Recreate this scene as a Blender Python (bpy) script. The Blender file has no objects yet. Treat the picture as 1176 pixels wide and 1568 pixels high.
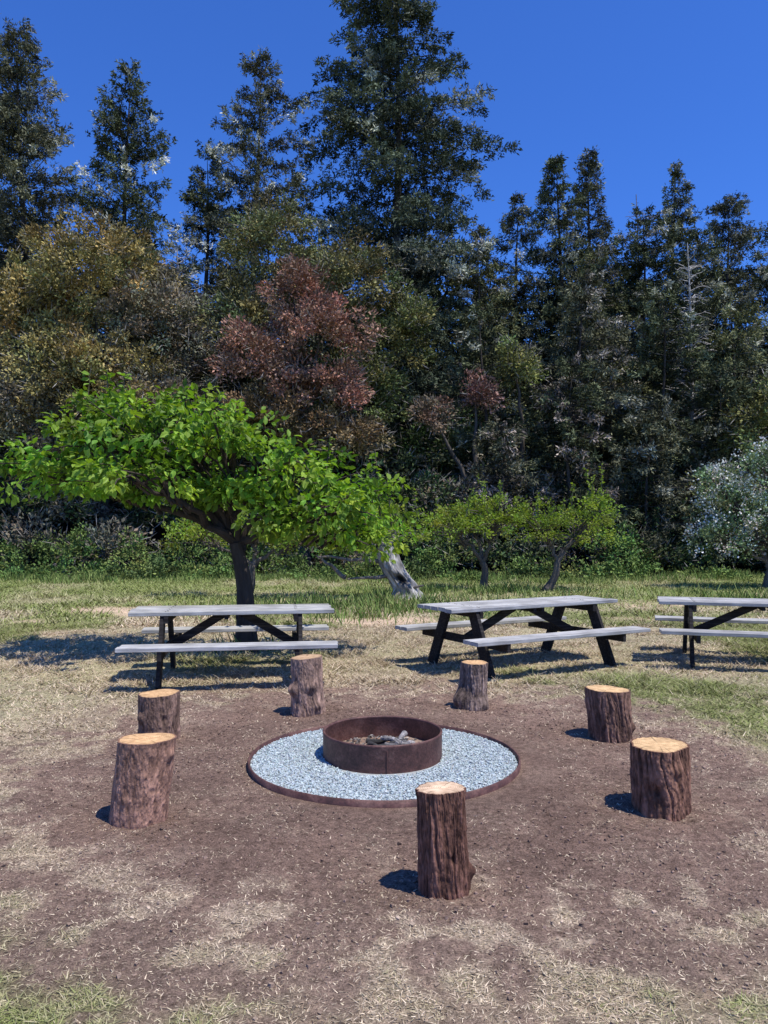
import bpy, math, numpy as np
from mathutils import Vector
D2R=math.radians
scene=bpy.context.scene
# ------------------------------------------------------------ noise
_t=np.random.default_rng(7).random(65536)
def _h(i,j,k,s):
    v=(i*73856093)^(j*19349663)^(k*83492791)^(s*2654435)
    return _t[(v^(v>>13))&65535]
def vn3(x,y,z,s=0):
    x,y,z=np.broadcast_arrays(np.asarray(x,float),np.asarray(y,float),np.asarray(z,float))
    i=np.floor(x).astype(np.int64);j=np.floor(y).astype(np.int64);k=np.floor(z).astype(np.int64)
    u=x-i;v=y-j;w=z-k
    u=u*u*(3-2*u);v=v*v*(3-2*v);w=w*w*(3-2*w)
    r=0
    for a in (0,1):
        for b in (0,1):
            for c in (0,1):
                r=r+_h(i+a,j+b,k+c,s)*(u if a else 1-u)*(v if b else 1-v)*(w if c else 1-w)
    return r
def fbm(x,y,z=0.0,s=0,o=4):
    r=0;a=.5;n=0
    x=np.asarray(x,float);y=np.asarray(y,float);z=np.asarray(z,float)
    for q in range(o):
        r=r+a*vn3(x*2**q,y*2**q,z*2**q,s+q*11);n+=a;a*=.5
    return r/n
def sstep(a,b,x):
    t=np.clip((x-a)/(b-a),0,1);return t*t*(3-2*t)
def nrm(v): return v/np.maximum(np.linalg.norm(v,axis=-1,keepdims=True),1e-9)
# ------------------------------------------------------------ mesh builder
class MB:
    def __init__(s): s.V=[];s.Q=[];s.C=[];s.M=[];s.n=0
    def add(s,V,Q,C,m=0):
        V=np.asarray(V,float).reshape(-1,3);Q=np.asarray(Q,int).reshape(-1,4)
        C=np.broadcast_to(np.asarray(C,float),V.shape)
        s.V.append(V);s.Q.append(Q+s.n);s.C.append(C);s.M.append(np.full(len(Q),m));s.n+=len(V)
    def build(s,name,mats,smooth=False,loc=(0,0,0),parent=None):
        V=np.concatenate(s.V);Q=np.concatenate(s.Q);C=np.concatenate(s.C);M=np.concatenate(s.M)
        me=bpy.data.meshes.new(name)
        me.vertices.add(len(V));me.vertices.foreach_set('co',V.astype(np.float32).ravel())
        me.loops.add(Q.size);me.loops.foreach_set('vertex_index',Q.astype(np.int32).ravel())
        me.polygons.add(len(Q));me.polygons.foreach_set('loop_start',np.arange(0,Q.size,4,dtype=np.int32))
        me.polygons.foreach_set('loop_total',np.full(len(Q),4,dtype=np.int32))
        me.polygons.foreach_set('material_index',M.astype(np.int32))
        me.polygons.foreach_set('use_smooth',np.full(len(Q),smooth,dtype=bool))
        for m in mats: me.materials.append(m)
        me.update(calc_edges=True)
        ca=me.color_attributes.new('Col','FLOAT_COLOR','POINT')
        ca.data.foreach_set('color',np.c_[np.clip(C,0,1),np.ones(len(C))].astype(np.float32).ravel())
        ob=bpy.data.objects.new(name,me);ob.location=loc
        scene.collection.objects.link(ob)
        if parent: ob.parent=parent
        return ob
def tube(mb,pts,rad,n,col,m=0,cap=False):
    pts=np.asarray(pts,float);K=len(pts);rad=np.broadcast_to(rad,(K,))
    T=nrm(np.gradient(pts,axis=0))
    ref=np.array([0.,1,0]) if abs(T[0,2])>.7 else np.array([0,0,1.])
    A=nrm(np.cross(T,ref));B=np.cross(T,A)
    th=np.arange(n)*2*math.pi/n
    V=pts[:,None]+rad[:,None,None]*(np.cos(th)[None,:,None]*A[:,None]+np.sin(th)[None,:,None]*B[:,None])
    i=np.arange(K-1)[:,None]*n;j=np.arange(n)[None];j2=(j+1)%n
    Q=np.stack([i+j,i+j2,i+n+j2,i+n+j],-1).reshape(-1,4)
    mb.add(V.reshape(-1,3),Q,col,m)
    if cap:
        for e in (0,K-1):
            R=V[e];c=pts[e]
            VV=np.vstack([R,c[None]])
            k=np.arange(0,n,2)
            mb.add(VV,np.stack([k,(k+1)%n,(k+2)%n,np.full(len(k),n)],-1),col,m)
def blades(mb,P,D,L,W,C,m,rng,fold=0.,flat=0.):
    N=len(P)
    if N==0:return
    L=np.broadcast_to(L,(N,))[:,None];W=np.broadcast_to(W,(N,))[:,None]
    r=rng.normal(size=(N,3))
    if flat>0: r=r*(1-flat)+np.array([0,0,1.])*flat*1.6
    S=nrm(np.cross(D,r));Nn=np.cross(S,D)
    V=np.stack([P,P+D*L*.5+S*W*.5+Nn*fold*W,P+D*L,P+D*L*.5-S*W*.5+Nn*fold*W],1)
    Q=np.arange(4*N).reshape(N,4)
    mb.add(V.reshape(-1,3),Q,np.repeat(np.broadcast_to(C,(N,3)),4,axis=0),m)
def leaves(mb,P,D,L,W,C,m,rng):
    N=len(P);L=L[:,None];W=W[:,None]
    r=rng.normal(size=(N,3))*.6+np.array([0,0,1.])
    S=nrm(np.cross(D,r));Nn=nrm(np.cross(S,D))
    tip=P+D*L-Nn*L*.18
    mid=P+D*L*.55-Nn*W*.12
    V=np.stack([P,P+D*L*.28+S*W*.42,P+D*L*.62+S*W*.46,tip,P+D*L*.62-S*W*.46,P+D*L*.28-S*W*.42,mid],1)
    b=np.arange(N)[:,None]*7
    Q=np.concatenate([b+np.array([0,1,2,6]),b+np.array([6,2,3,4]),b+np.array([0,6,4,5])])
    mb.add(V.reshape(-1,3),Q,np.repeat(C,7,axis=0),m)
# ------------------------------------------------------------ materials
def newmat(name):
    m=bpy.data.materials.new(name);m.use_nodes=True
    nt=m.node_tree;nt.nodes.clear()
    out=nt.nodes.new('ShaderNodeOutputMaterial')
    return m,nt,out
def N(nt,t,**k):
    n=nt.nodes.new(t)
    for a,b in k.items():
        if a.startswith('i_'): n.inputs[a[2:].replace('_',' ')].default_value=b
        else: setattr(n,a,b)
    return n
def ramp(nt,fac,stops):
    r=nt.nodes.new('ShaderNodeValToRGB');e=r.color_ramp.elements
    while len(e)<len(stops): e.new(.5)
    for i,(p,c) in enumerate(stops): e[i].position=p;e[i].color=(*c,1)
    nt.links.new(fac,r.inputs[0]);return r.outputs[0]
def mul(nt,a,b,f=1.0,mode='MULTIPLY'):
    m=nt.nodes.new('ShaderNodeMix');m.data_type='RGBA';m.blend_type=mode;m.inputs[0].default_value=f
    nt.links.new(a,m.inputs[6]);nt.links.new(b,m.inputs[7]);return m.outputs[2]
def foliage_mat(name,trans=.25,tcol=(1.3,1.5,.5),rough=.55,spec=.25):
    m,nt,out=newmat(name)
    a=N(nt,'ShaderNodeAttribute',attribute_name='Col')
    p=N(nt,'ShaderNodeBsdfPrincipled');p.inputs['Roughness'].default_value=rough
    p.inputs['Specular IOR Level'].default_value=spec
    nt.links.new(a.outputs['Color'],p.inputs['Base Color'])
    t=N(nt,'ShaderNodeBsdfTranslucent')
    tc=N(nt,'ShaderNodeRGB');tc.outputs[0].default_value=(*tcol,1)
    nt.links.new(mul(nt,a.outputs['Color'],tc.outputs[0]),t.inputs[0])
    mx=N(nt,'ShaderNodeMixShader');mx.inputs[0].default_value=trans
    nt.links.new(p.outputs[0],mx.inputs[1]);nt.links.new(t.outputs[0],mx.inputs[2])
    nt.links.new(mx.outputs[0],out.inputs[0]);return m
def diffuse_mat(name):
    m,nt,out=newmat(name)
    a=N(nt,'ShaderNodeAttribute',attribute_name='Col')
    d=N(nt,'ShaderNodeBsdfDiffuse');nt.links.new(a.outputs['Color'],d.inputs[0]);nt.links.new(d.outputs[0],out.inputs[0]);return m
def attr_mat(name,rough=.85,bscale=40,bstr=.4,lo=.65,hi=1.25,stretch=(1,1,1),metal=0,spec=.3,bdist=.01):
    m,nt,out=newmat(name)
    a=N(nt,'ShaderNodeAttribute',attribute_name='Col')
    tc=N(nt,'ShaderNodeTexCoord');mp=N(nt,'ShaderNodeMapping');mp.inputs['Scale'].default_value=stretch
    nt.links.new(tc.outputs['Object'],mp.inputs[0])
    n=N(nt,'ShaderNodeTexNoise',i_Scale=bscale,i_Detail=6.,i_Roughness=.65)
    nt.links.new(mp.outputs[0],n.inputs['Vector'])
    c=ramp(nt,n.outputs['Fac'],[(.3,(lo,)*3),(.7,(hi,)*3)])
    p=N(nt,'ShaderNodeBsdfPrincipled');p.inputs['Roughness'].default_value=rough
    p.inputs['Specular IOR Level'].default_value=spec;p.inputs['Metallic'].default_value=metal
    nt.links.new(mul(nt,a.outputs['Color'],c),p.inputs['Base Color'])
    b=N(nt,'ShaderNodeBump',i_Strength=bstr,i_Distance=bdist)
    nt.links.new(n.outputs['Fac'],b.inputs['Height']);nt.links.new(b.outputs[0],p.inputs['Normal'])
    nt.links.new(p.outputs[0],out.inputs[0]);return m
M_needle=diffuse_mat('needle_foliage')
M_broad=diffuse_mat('broad_foliage')
M_green=foliage_mat('fresh_green_leaves',.36,(1.3,1.4,.4),.5,.22)
M_grass=diffuse_mat('grass_blades')
M_bark=attr_mat('tree_bark',.9,9,.8,.5,1.4,(1,1,.25),bdist=.04,spec=.1)
M_stump=attr_mat('stump_bark',.9,42,1.,.45,1.55,(1,1,.3),bdist=.012,spec=.12)
M_stone=attr_mat('gravel_stone',.8,60,.3,.85,1.12,spec=.15)
M_clod=attr_mat('soil_clods',.95,60,.3,.7,1.2,spec=.05)
M_char=attr_mat('charred_wood',.9,40,.7,.4,1.6,(1,1,1))
def ground_mat():
    m,nt,out=newmat('ground_soil_grass')
    a=N(nt,'ShaderNodeAttribute',attribute_name='Col')
    g=N(nt,'ShaderNodeNewGeometry')
    n1=N(nt,'ShaderNodeTexNoise',i_Scale=1.7,i_Detail=8.,i_Roughness=.62);nt.links.new(g.outputs['Position'],n1.inputs['Vector'])
    n2=N(nt,'ShaderNodeTexNoise',i_Scale=22.,i_Detail=9.,i_Roughness=.78);nt.links.new(g.outputs['Position'],n2.inputs['Vector'])
    n3=N(nt,'ShaderNodeTexNoise',i_Scale=110.,i_Detail=4.,i_Roughness=.75);nt.links.new(g.outputs['Position'],n3.inputs['Vector'])
    c1=ramp(nt,n1.outputs['Fac'],[(.3,(.80,.79,.79)),(.7,(1.2,1.19,1.17))])
    c2=ramp(nt,n2.outputs['Fac'],[(.34,(.48,.46,.45)),(.50,(1.,1.,1.)),(.66,(1.5,1.48,1.44))])
    c3=ramp(nt,n3.outputs['Fac'],[(.34,(.5,.5,.5)),(.5,(1,1,1)),(.66,(1.5,1.5,1.5))])
    c=mul(nt,mul(nt,mul(nt,a.outputs['Color'],c1),c2),c3)
    p=N(nt,'ShaderNodeBsdfPrincipled');p.inputs['Roughness'].default_value=.95;p.inputs['Specular IOR Level'].default_value=.05
    nt.links.new(c,p.inputs['Base Color'])
    b=N(nt,'ShaderNodeBump',i_Strength=.9,i_Distance=.032);nt.links.new(n2.outputs['Fac'],b.inputs['Height'])
    b2=N(nt,'ShaderNodeBump',i_Strength=.9,i_Distance=.009);nt.links.new(n3.outputs['Fac'],b2.inputs['Height'])
    nt.links.new(b.outputs[0],b2.inputs['Normal']);nt.links.new(b2.outputs[0],p.inputs['Normal'])
    nt.links.new(p.outputs[0],out.inputs[0]);return m
def cutwood_mat():
    m,nt,out=newmat('cut_wood_end')
    tc=N(nt,'ShaderNodeTexCoord')
    n=N(nt,'ShaderNodeTexNoise',i_Scale=6.,i_Detail=3.);nt.links.new(tc.outputs['Object'],n.inputs['Vector'])
    a=N(nt,'ShaderNodeAttribute',attribute_name='Col')
    sp=N(nt,'ShaderNodeSeparateXYZ');nt.links.new(tc.outputs['Object'],sp.inputs[0])
    cb=N(nt,'ShaderNodeCombineXYZ');nt.links.new(sp.outputs[0],cb.inputs[0]);nt.links.new(sp.outputs[1],cb.inputs[1])
    ln=N(nt,'ShaderNodeVectorMath',operation='LENGTH');nt.links.new(cb.outputs[0],ln.inputs[0])
    ad=N(nt,'ShaderNodeMath',operation='MULTIPLY_ADD');ad.inputs[1].default_value=.02
    nt.links.new(n.outputs['Fac'],ad.inputs[0]);nt.links.new(ln.outputs['Value'],ad.inputs[2])
    ms=N(nt,'ShaderNodeMath',operation='MULTIPLY');ms.inputs[1].default_value=620;nt.links.new(ad.outputs[0],ms.inputs[0])
    si=N(nt,'ShaderNodeMath',operation='SINE');nt.links.new(ms.outputs[0],si.inputs[0])
    c=ramp(nt,si.outputs[0],[(0.,(.86,.82,.76)),(1.,(1.06,1.04,1.02))])
    n2=N(nt,'ShaderNodeTexNoise',i_Scale=30.,i_Detail=5.);nt.links.new(tc.outputs['Object'],n2.inputs['Vector'])
    c2=ramp(nt,n2.outputs['Fac'],[(.35,(.75,.7,.66)),(.65,(1.1,1.1,1.1))])
    p=N(nt,'ShaderNodeBsdfPrincipled');p.inputs['Roughness'].default_value=.7;p.inputs['Specular IOR Level'].default_value=.2
    nt.links.new(mul(nt,mul(nt,a.outputs['Color'],c),c2),p.inputs['Base Color']);nt.links.new(p.outputs[0],out.inputs[0]);return m
def plank_mat(name,c0,c1,c2,grain=(1.2,22,22),rough=.85):
    m,nt,out=newmat(name)
    tc=N(nt,'ShaderNodeTexCoord');mp=N(nt,'ShaderNodeMapping');mp.inputs['Scale'].default_value=grain
    nt.links.new(tc.outputs['Object'],mp.inputs[0])
    n=N(nt,'ShaderNodeTexNoise',i_Scale=2.5,i_Detail=7.,i_Roughness=.7);nt.links.new(mp.outputs[0],n.inputs['Vector'])
    n2=N(nt,'ShaderNodeTexNoise',i_Scale=4.,i_Detail=4.);nt.links.new(tc.outputs['Object'],n2.inputs['Vector'])
    c=ramp(nt,n.outputs['Fac'],[(.28,c0),(.5,c1),(.72,c2)])
    cc=ramp(nt,n2.outputs['Fac'],[(.3,(.68,.68,.68)),(.65,(1.1,1.1,1.1))])
    a=N(nt,'ShaderNodeAttribute',attribute_name='Col')
    p=N(nt,'ShaderNodeBsdfPrincipled');p.inputs['Roughness'].default_value=rough;p.inputs['Specular IOR Level'].default_value=.15
    nt.links.new(mul(nt,mul(nt,c,cc),a.outputs['Color']),p.inputs['Base Color'])
    b=N(nt,'ShaderNodeBump',i_Strength=.5,i_Distance=.006);nt.links.new(n.outputs['Fac'],b.inputs['Height'])
    nt.links.new(b.outputs[0],p.inputs['Normal']);nt.links.new(p.outputs[0],out.inputs[0]);return m
def rust_mat():
    m,nt,out=newmat('rusted_steel')
    tc=N(nt,'ShaderNodeTexCoord')
    n=N(nt,'ShaderNodeTexNoise',i_Scale=7.,i_Detail=8.,i_Roughness=.7);nt.links.new(tc.outputs['Object'],n.inputs['Vector'])
    n2=N(nt,'ShaderNodeTexNoise',i_Scale=70.,i_Detail=4.);nt.links.new(tc.outputs['Object'],n2.inputs['Vector'])
    c=ramp(nt,n.outputs['Fac'],[(.3,(.055,.027,.022)),(.5,(.115,.05,.04)),(.68,(.21,.11,.085))])
    c2=ramp(nt,n2.outputs['Fac'],[(.35,(.75,.75,.75)),(.65,(1.2,1.2,1.2))])
    p=N(nt,'ShaderNodeBsdfPrincipled');p.inputs['Roughness'].default_value=.6;p.inputs['Metallic'].default_value=.15
    nt.links.new(mul(nt,c,c2),p.inputs['Base Color'])
    b=N(nt,'ShaderNodeBump',i_Strength=.4,i_Distance=.004);nt.links.new(n2.outputs['Fac'],b.inputs['Height'])
    nt.links.new(b.outputs[0],p.inputs['Normal']);nt.links.new(p.outputs[0],out.inputs[0]);return m
M_ground=ground_mat();M_cut=cutwood_mat();M_rust=rust_mat()
M_plank=plank_mat('weathered_planks',(.22,.21,.20),(.46,.45,.43),(.68,.66,.63))
M_frame=plank_mat('dark_stained_frame',(.012,.01,.01),(.03,.026,.024),(.085,.075,.07))
# ------------------------------------------------------------ world / sun
ex,ey=-.36,.24   # shadow offset per metre of height
sunv=Vector((-ex,-ey,1)).normalized()
elev=math.asin(sunv.z);az=math.atan2(sunv.x,sunv.y)
w=bpy.data.worlds.new('World');scene.world=w;w.use_nodes=True
nt=w.node_tree;nt.nodes.clear()
sky=nt.nodes.new('ShaderNodeTexSky');sky.sky_type='NISHITA';sky.sun_disc=False
sky.sun_elevation=elev;sky.sun_rotation=az;sky.altitude=600;sky.air_density=1.0;sky.dust_density=0.0;sky.ozone_density=4.0
tint=nt.nodes.new('ShaderNodeRGB');tint.outputs[0].default_value=(.55,1.05,2.05,1)
bg=nt.nodes.new('ShaderNodeBackground');bg.inputs[1].default_value=.098
wo=nt.nodes.new('ShaderNodeOutputWorld')
nt.links.new(mul(nt,sky.outputs[0],tint.outputs[0]),bg.inputs[0]);nt.links.new(bg.outputs[0],wo.inputs[0])
sl=bpy.data.lights.new('sun','SUN');sl.energy=5.0;sl.angle=D2R(.5);sl.color=(1,.96,.88)
so=bpy.data.objects.new('sun',sl);so.rotation_euler=(-sunv).to_track_quat('-Z','Y').to_euler();so.location=(10,-10,40)
scene.collection.objects.link(so)
# ------------------------------------------------------------ camera
cd=bpy.data.cameras.new('camera');cd.sensor_fit='VERTICAL';cd.sensor_height=36;cd.lens=27.05;cd.shift_y=.0198;cd.clip_end=2000
co=bpy.data.objects.new('camera',cd);co.location=(0,0,1.6);co.rotation_euler=(D2R(90),0,0)
scene.collection.objects.link(co);scene.camera=co
scene.view_settings.view_transform='Standard';scene.view_settings.look='None';scene.view_settings.exposure=0
# ------------------------------------------------------------ ground
def edge_y(x): return 24.6+4.0*fbm(np.asarray(x,float)*.22,0*np.asarray(x,float),0,17,3)
def zones(x,y):
    n=fbm(x*.9,y*.9,0,3,4)-.5;n2=fbm(x*6.5,y*6.5,0,9,4)-.5
    d=np.sqrt((x-.15)**2+((y-5.35)*1.0)**2)
    dirt=sstep(3.25,2.2,d+n*1.2+n2*1.8)
    front=sstep(4.2,2.8,y+.2*np.abs(x))
    green=sstep(.42,.66,fbm(x*.5+5,y*.5,0,21,5)+.16*sstep(11,17,y)-.02+n2*.25+.24*sstep(3.6,2.6,y)*sstep(-.2,-1.2,x)+.16*sstep(3.,2.5,y)*sstep(.5,1.2,x)+.02*sstep(3.,2.6,y))
    green=green*sstep(2.3,3.1,d)
    bare=sstep(.55,.66,fbm(x*.28+1.3,y*.5,0,31,4)-.03+.24*np.exp(-(((x+6.6)/1.9)**2+((y-13.)/1.2)**2)))*sstep(8.5,10,y)*sstep(20,16,y)
    return dirt,front,green,bare,n,n2,d
def straw_w(front,n,n2,d):
    return np.clip(sstep(-.02,.14,n2+.25*n*front)*(.10+.55*front+.5*sstep(1.8,2.7,d))+.10*front+.10*sstep(1.8,2.8,d),0,1)
def gcolor(x,y):
    dirt,front,green,bare,n,n2,d=zones(x,y)
    cd_=np.array([.265,.178,.137]);cs=np.array([.56,.435,.325]);cg=np.array([.22,.235,.095]);cl=np.array([.43,.38,.23]);cb=np.array([.64,.48,.33])
    g3=green[...,None]
    base=cl*(1-g3)+cg*g3
    base=base*(1-bare[...,None])+cb*bare[...,None]
    near=sstep(4.0,3.0,d)[...,None]*.6*(1-g3)
    base=base*(1-near)+np.array([.46,.35,.25])*near
    st=straw_w(front,n,n2,d)[...,None]
    dc=cd_*(1-st)+cs*st
    c=base*(1-dirt[...,None])+dc*dirt[...,None]
    dk=1-.10*sstep(2.1,1.1,d)[...,None]
    c=c*dk*(1+.35*n[...,None])
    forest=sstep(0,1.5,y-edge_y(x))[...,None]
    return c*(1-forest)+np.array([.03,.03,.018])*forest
def gz(x,y):
    d=np.sqrt(x**2+(y-5.4)**2)
    z=(fbm(x*2.2,y*2.2,0,41,4)-.5)*.05+(fbm(x*9,y*9,0,43,4)-.5)*.036
    z=z*sstep(1.0,1.5,d)
    hill=sstep(30,75,y)*17
    return z-.008*sstep(1.0,1.3,d)+hill+sstep(30,40,y)*fbm(x*.1,y*.1,0,5,2)*2
def axis(lo,hi,step,far,n):
    a=np.arange(lo,hi,step);g=np.geomspace(step,far,n)
    return np.concatenate([lo-g[::-1],a,a[-1]+g])
xs=axis(-5.5,5.5,.028,400,70);ys=axis(1.8,9.5,.028,400,90)
X,Y=np.meshgrid(xs,ys);Z=gz(X,Y)
nx,ny=len(xs),len(ys)
i=np.arange(ny-1)[:,None]*nx;j=np.arange(nx-1)[None]
Q=np.stack([i+j,i+j+1,i+nx+j+1,i+nx+j],-1).reshape(-1,4)
mb=MB();mb.add(np.stack([X,Y,Z],-1).reshape(-1,3),Q,gcolor(X,Y).reshape(-1,3));mb.build('ground',[M_ground],True)
# ------------------------------------------------------------ grass
def grass(name,n,x0,x1,y0,y1,L,W,keepf,colf,seed,tall=.5,two=False):
    rng=np.random.default_rng(seed)
    y=y0+(y1-y0)*rng.random(n);x=rng.uniform(x0,x1,n)
    k=keepf(x,y,rng);x=x[k];y=y[k];m=len(x)
    ang=rng.uniform(0,2*math.pi,m);up=rng.uniform(tall*.5,tall*1.5,m)
    D=nrm(np.stack([np.cos(ang),np.sin(ang),up],-1))
    P=np.stack([x,y,gz(x,y)],-1)
    Ls=L*rng.uniform(.5,1.4,m)*colf(x,y,rng,'L')
    S=nrm(np.cross(D,np.array([0,0,1.])+rng.normal(size=(m,3))*.3))*(W*.5*rng.uniform(.7,1.3,m))[:,None]
    tip=P+D*Ls[:,None]-np.array([0,0,1.])*(Ls*.12)[:,None]
    C=colf(x,y,rng,'C');g=MB()
    if two:
        mid=P+D*(Ls*.55)[:,None]
        V6=np.stack([P-S,P+S,mid+S*.8,mid-S*.8,tip-S*.1,tip+S*.1],1)
        b=np.arange(m)[:,None]*6
        g.add(V6.reshape(-1,3),np.concatenate([b+np.array([0,1,2,3]),b+np.array([3,2,5,4])]),np.repeat(C,6,axis=0))
    else:
        V4=np.stack([P-S,P+S,tip+S*.25,tip-S*.25],1)
        g.add(V4.reshape(-1,3),np.arange(4*m).reshape(m,4),np.repeat(C,4,axis=0))
    return g.build(name,[M_grass])
def near_keep(x,y,rng):
    dirt,front,green,bare,n,n2,d=zones(x,y)
    vis=np.abs(x)<y*.56+.6
    p=(1-dirt)*(.35+.65*sstep(-.10,.10,n2))+dirt*(straw_w(front,n,n2,d)*.8+.03)
    p=p*(d>1.05)
    return vis&(rng.random(len(x))<p)
def near_col(x,y,rng,w):
    dirt,front,green,bare,n,n2,d=zones(x,y)
    if w=='L': return (.6+.6*(1-dirt)*(.4+green))*(.7+1.4*sstep(.4,.7,fbm(x*3,y*3,0,91,3))*sstep(7,8.2,y))
    m=len(x);g=np.clip(green*.9+rng.normal(0,.28,m),0,1)[:,None]*(1-dirt[:,None]*.8)
    straw=np.array([.86,.70,.50]);gr=np.array([.27,.31,.10]);br=np.array([.34,.24,.165])
    s=straw+(br-straw)*rng.random((m,1))
    c=s*(1-g)+gr*g
    return c*rng.uniform(.55,1.15,(m,1))*(1+.3*n[:,None])
grass('dry_grass',430000,-3.6,3.6,2.2,6.2,.042,.0042,near_keep,near_col,1,.4)
grass('lawn_grass',320000,-7.5,7.5,6.0,13.5,.06,.008,near_keep,near_col,2,.6)
def far_keep(x,y,rng):
    dirt,front,green,bare,n,n2,d=zones(x,y)
    return (np.abs(x)<y*.56+1.5)&(rng.random(len(x))<(1-.9*bare))&(y<edge_y(x)+1)
def far_col(x,y,rng,w):
    if w=='L': return .5+1.1*sstep(.35,.65,fbm(x*1.2,y*1.2,0,92,3))
    c=near_col(x,y,rng,'C');t=sstep(13,20,y)[:,None]*.5
    return c*(1-t)+np.array([.25,.31,.09])*t
grass('meadow_grass',160000,-16,16,13,28.,.10,.022,far_keep,far_col,3,.8)
def tall_keep(x,y,rng):
    a=1.0*np.exp(-(((x+.5)/1.8)**2+((y-16.2)/1.7)**2))+np.exp(-(((x-2.2)/2.6)**2+((y-20.5)/1.2)**2))+.6*np.exp(-(((x+2.0)/.6)**2+((y-10.4)/.3)**2))
    a=a+sstep(-3.0,0,y-edge_y(x))*(.75*sstep(1,-4,x)+.35)+.5*np.exp(-(((x-9.)/2.)**2+((y-19)/1.)**2))
    return rng.random(len(x))<a*sstep(.42,.62,fbm(x*1.1,y*1.1,0,77,4)+.06)
def tall_col(x,y,rng,w):
    if w=='L': return .2+1.1*fbm(x*1.8,y*1.8,0,78,3)
    m=len(x);g=rng.random((m,1))
    return (np.array([.11,.20,.045])*(1-g)+np.array([.30,.35,.12])*g)*rng.uniform(.45,1.2,(m,1))
grass('tall_grass',190000,-14,14,9.9,29,.34,.02,tall_keep,tall_col,4,2.2,True)
def stones(P,S,C,rng,zs=.7):
    cube=np.array([[-1,-1,-1],[1,-1,-1],[1,1,-1],[-1,1,-1],[-1,-1,1],[1,-1,1],[1,1,1],[-1,1,1]],float)*.58
    q=np.array([[0,3,2,1],[4,5,6,7],[0,1,5,4],[1,2,6,5],[2,3,7,6],[3,0,4,7]])
    n=len(P);V=cube[None]*(1+rng.uniform(-.42,.42,(n,8,3)))
    V=V*np.array([1,1,zs])*rng.uniform(.7,1.3,(n,1,3))
    a=rng.uniform(0,6.28,n);b=rng.normal(0,.5,n)
    ca,sa=np.cos(a)[:,None],np.sin(a)[:,None];cb,sb=np.cos(b)[:,None],np.sin(b)[:,None]
    y=V[...,1]*cb-V[...,2]*sb;z=V[...,1]*sb+V[...,2]*cb;x=V[...,0]
    V=np.stack([x*ca-y*sa,x*sa+y*ca,z],-1)*S[:,None,None]+P[:,None]
    m=MB();m.add(V.reshape(-1,3),(np.arange(n)[:,None,None]*8+q[None]).reshape(-1,4),np.repeat(C,8,axis=0))
    return m
rng=np.random.default_rng(5)
n=52000
y=rng.uniform(2.3,8.8,n);x=rng.uniform(-3.6,3.6,n)
dz=zones(x,y);k=(rng.random(n)<(dz[0]*.9+.1)*(.25+1.0*sstep(.35,.65,fbm(x*3,y*3,0,61,3))))&(dz[6]>1.05);x=x[k];y=y[k]
S=.0032+.009*rng.random(len(x))**5
C=gcolor(x,y)*rng.uniform(.5,1.35,(len(x),1))
stones(np.stack([x,y,gz(x,y)+S*.3],-1),S,C,rng).build('soil_clods',[M_clod])
# ------------------------------------------------------------ fire pit
def lathe(mb,prof,n,col,cx=0,cy=0,m=0,wob=0.,seed=0):
    prof=np.asarray(prof,float);K=len(prof);th=np.arange(n)*2*math.pi/n
    w_=1+wob*(np.sin(2*th+seed)+.6*np.sin(5*th+seed*2))
    V=np.stack([cx+prof[:,0][:,None]*np.cos(th)*w_,cy+prof[:,0][:,None]*np.sin(th)*w_,np.repeat(prof[:,1][:,None],n,1)],-1)
    i=np.arange(K-1)[:,None]*n;j=np.arange(n)[None];j2=(j+1)%n
    mb.add(V.reshape(-1,3),np.stack([i+j,i+j2,i+n+j2,i+n+j],-1).reshape(-1,4),col,m)
pit=bpy.data.objects.new('fire_pit',None);pit.location=(0,0,0);scene.collection.objects.link(pit)
mb=MB();lathe(mb,[(.94,-.03),(.94,.040),(.932,.043),(.927,.040),(.927,-.03)],128,(1,1,1),0,5.4,0,.004,1);mb.build('edging_band',[M_rust],True,parent=pit)
mb=MB();lathe(mb,[(.926,.012),(.4,.012),(.001,.012)],96,(.36,.37,.36),0,5.4);mb.build('gravel_bed',[M_stone],False,parent=pit)
n=21000;r=np.sqrt(rng.uniform(.40**2,.92**2,n));a=rng.uniform(0,6.283,n)
S=rng.uniform(.0045,.010,n);g=rng.random((n,1))
C=(np.array([.50,.56,.55])*(.78+.4*g)+rng.normal(0,.012,(n,3)))*np.where(rng.random((n,1))<.06,.65,1)
P=np.stack([r*np.cos(a),5.4+r*np.sin(a),.014+rng.random(n)*.009],-1)
stones(P,S,C,rng,.7).build('gravel',[M_stone],parent=pit)
fx,fy=-.01,5.47
mb=MB();lathe(mb,[(.408,.02),(.408,.182),(.404,.190),(.408,.197),(.418,.199),(.424,.193),(.421,.182),(.42,.0)],128,(1,1,1),fx,fy,0,.003,2)
mb.build('steel_ring',[M_rust],True,parent=pit)
mb=MB()
for aa in (-1.5,.4,2.4):
    c=np.array([fx+.424*math.cos(aa),fy+.424*math.sin(aa)])
    pts=[(c[0],c[1],z) for z in (.03,.09,.16)]
    tube(mb,pts,[.004]*3,8,(1,1,1),0,True)
mb.build('ring_weld_seams',[M_rust],False,parent=pit)
mb=MB();rr=np.linspace(.407,.001,24);th=np.arange(64)*2*math.pi/64
V=np.stack([fx+rr[:,None]*np.cos(th),fy+rr[:,None]*np.sin(th),np.zeros((24,64))],-1)
V[...,2]=.04+.05*(fbm(V[...,0]*6,V[...,1]*6,0,81,3)-.4)+.02*np.exp(-(rr[:,None]/.2)**2)
i=np.arange(23)[:,None]*64;j=np.arange(64)[None];j2=(j+1)%64
ac=fbm(V[...,0]*9,V[...,1]*9,0,83,3)[...,None]
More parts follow.
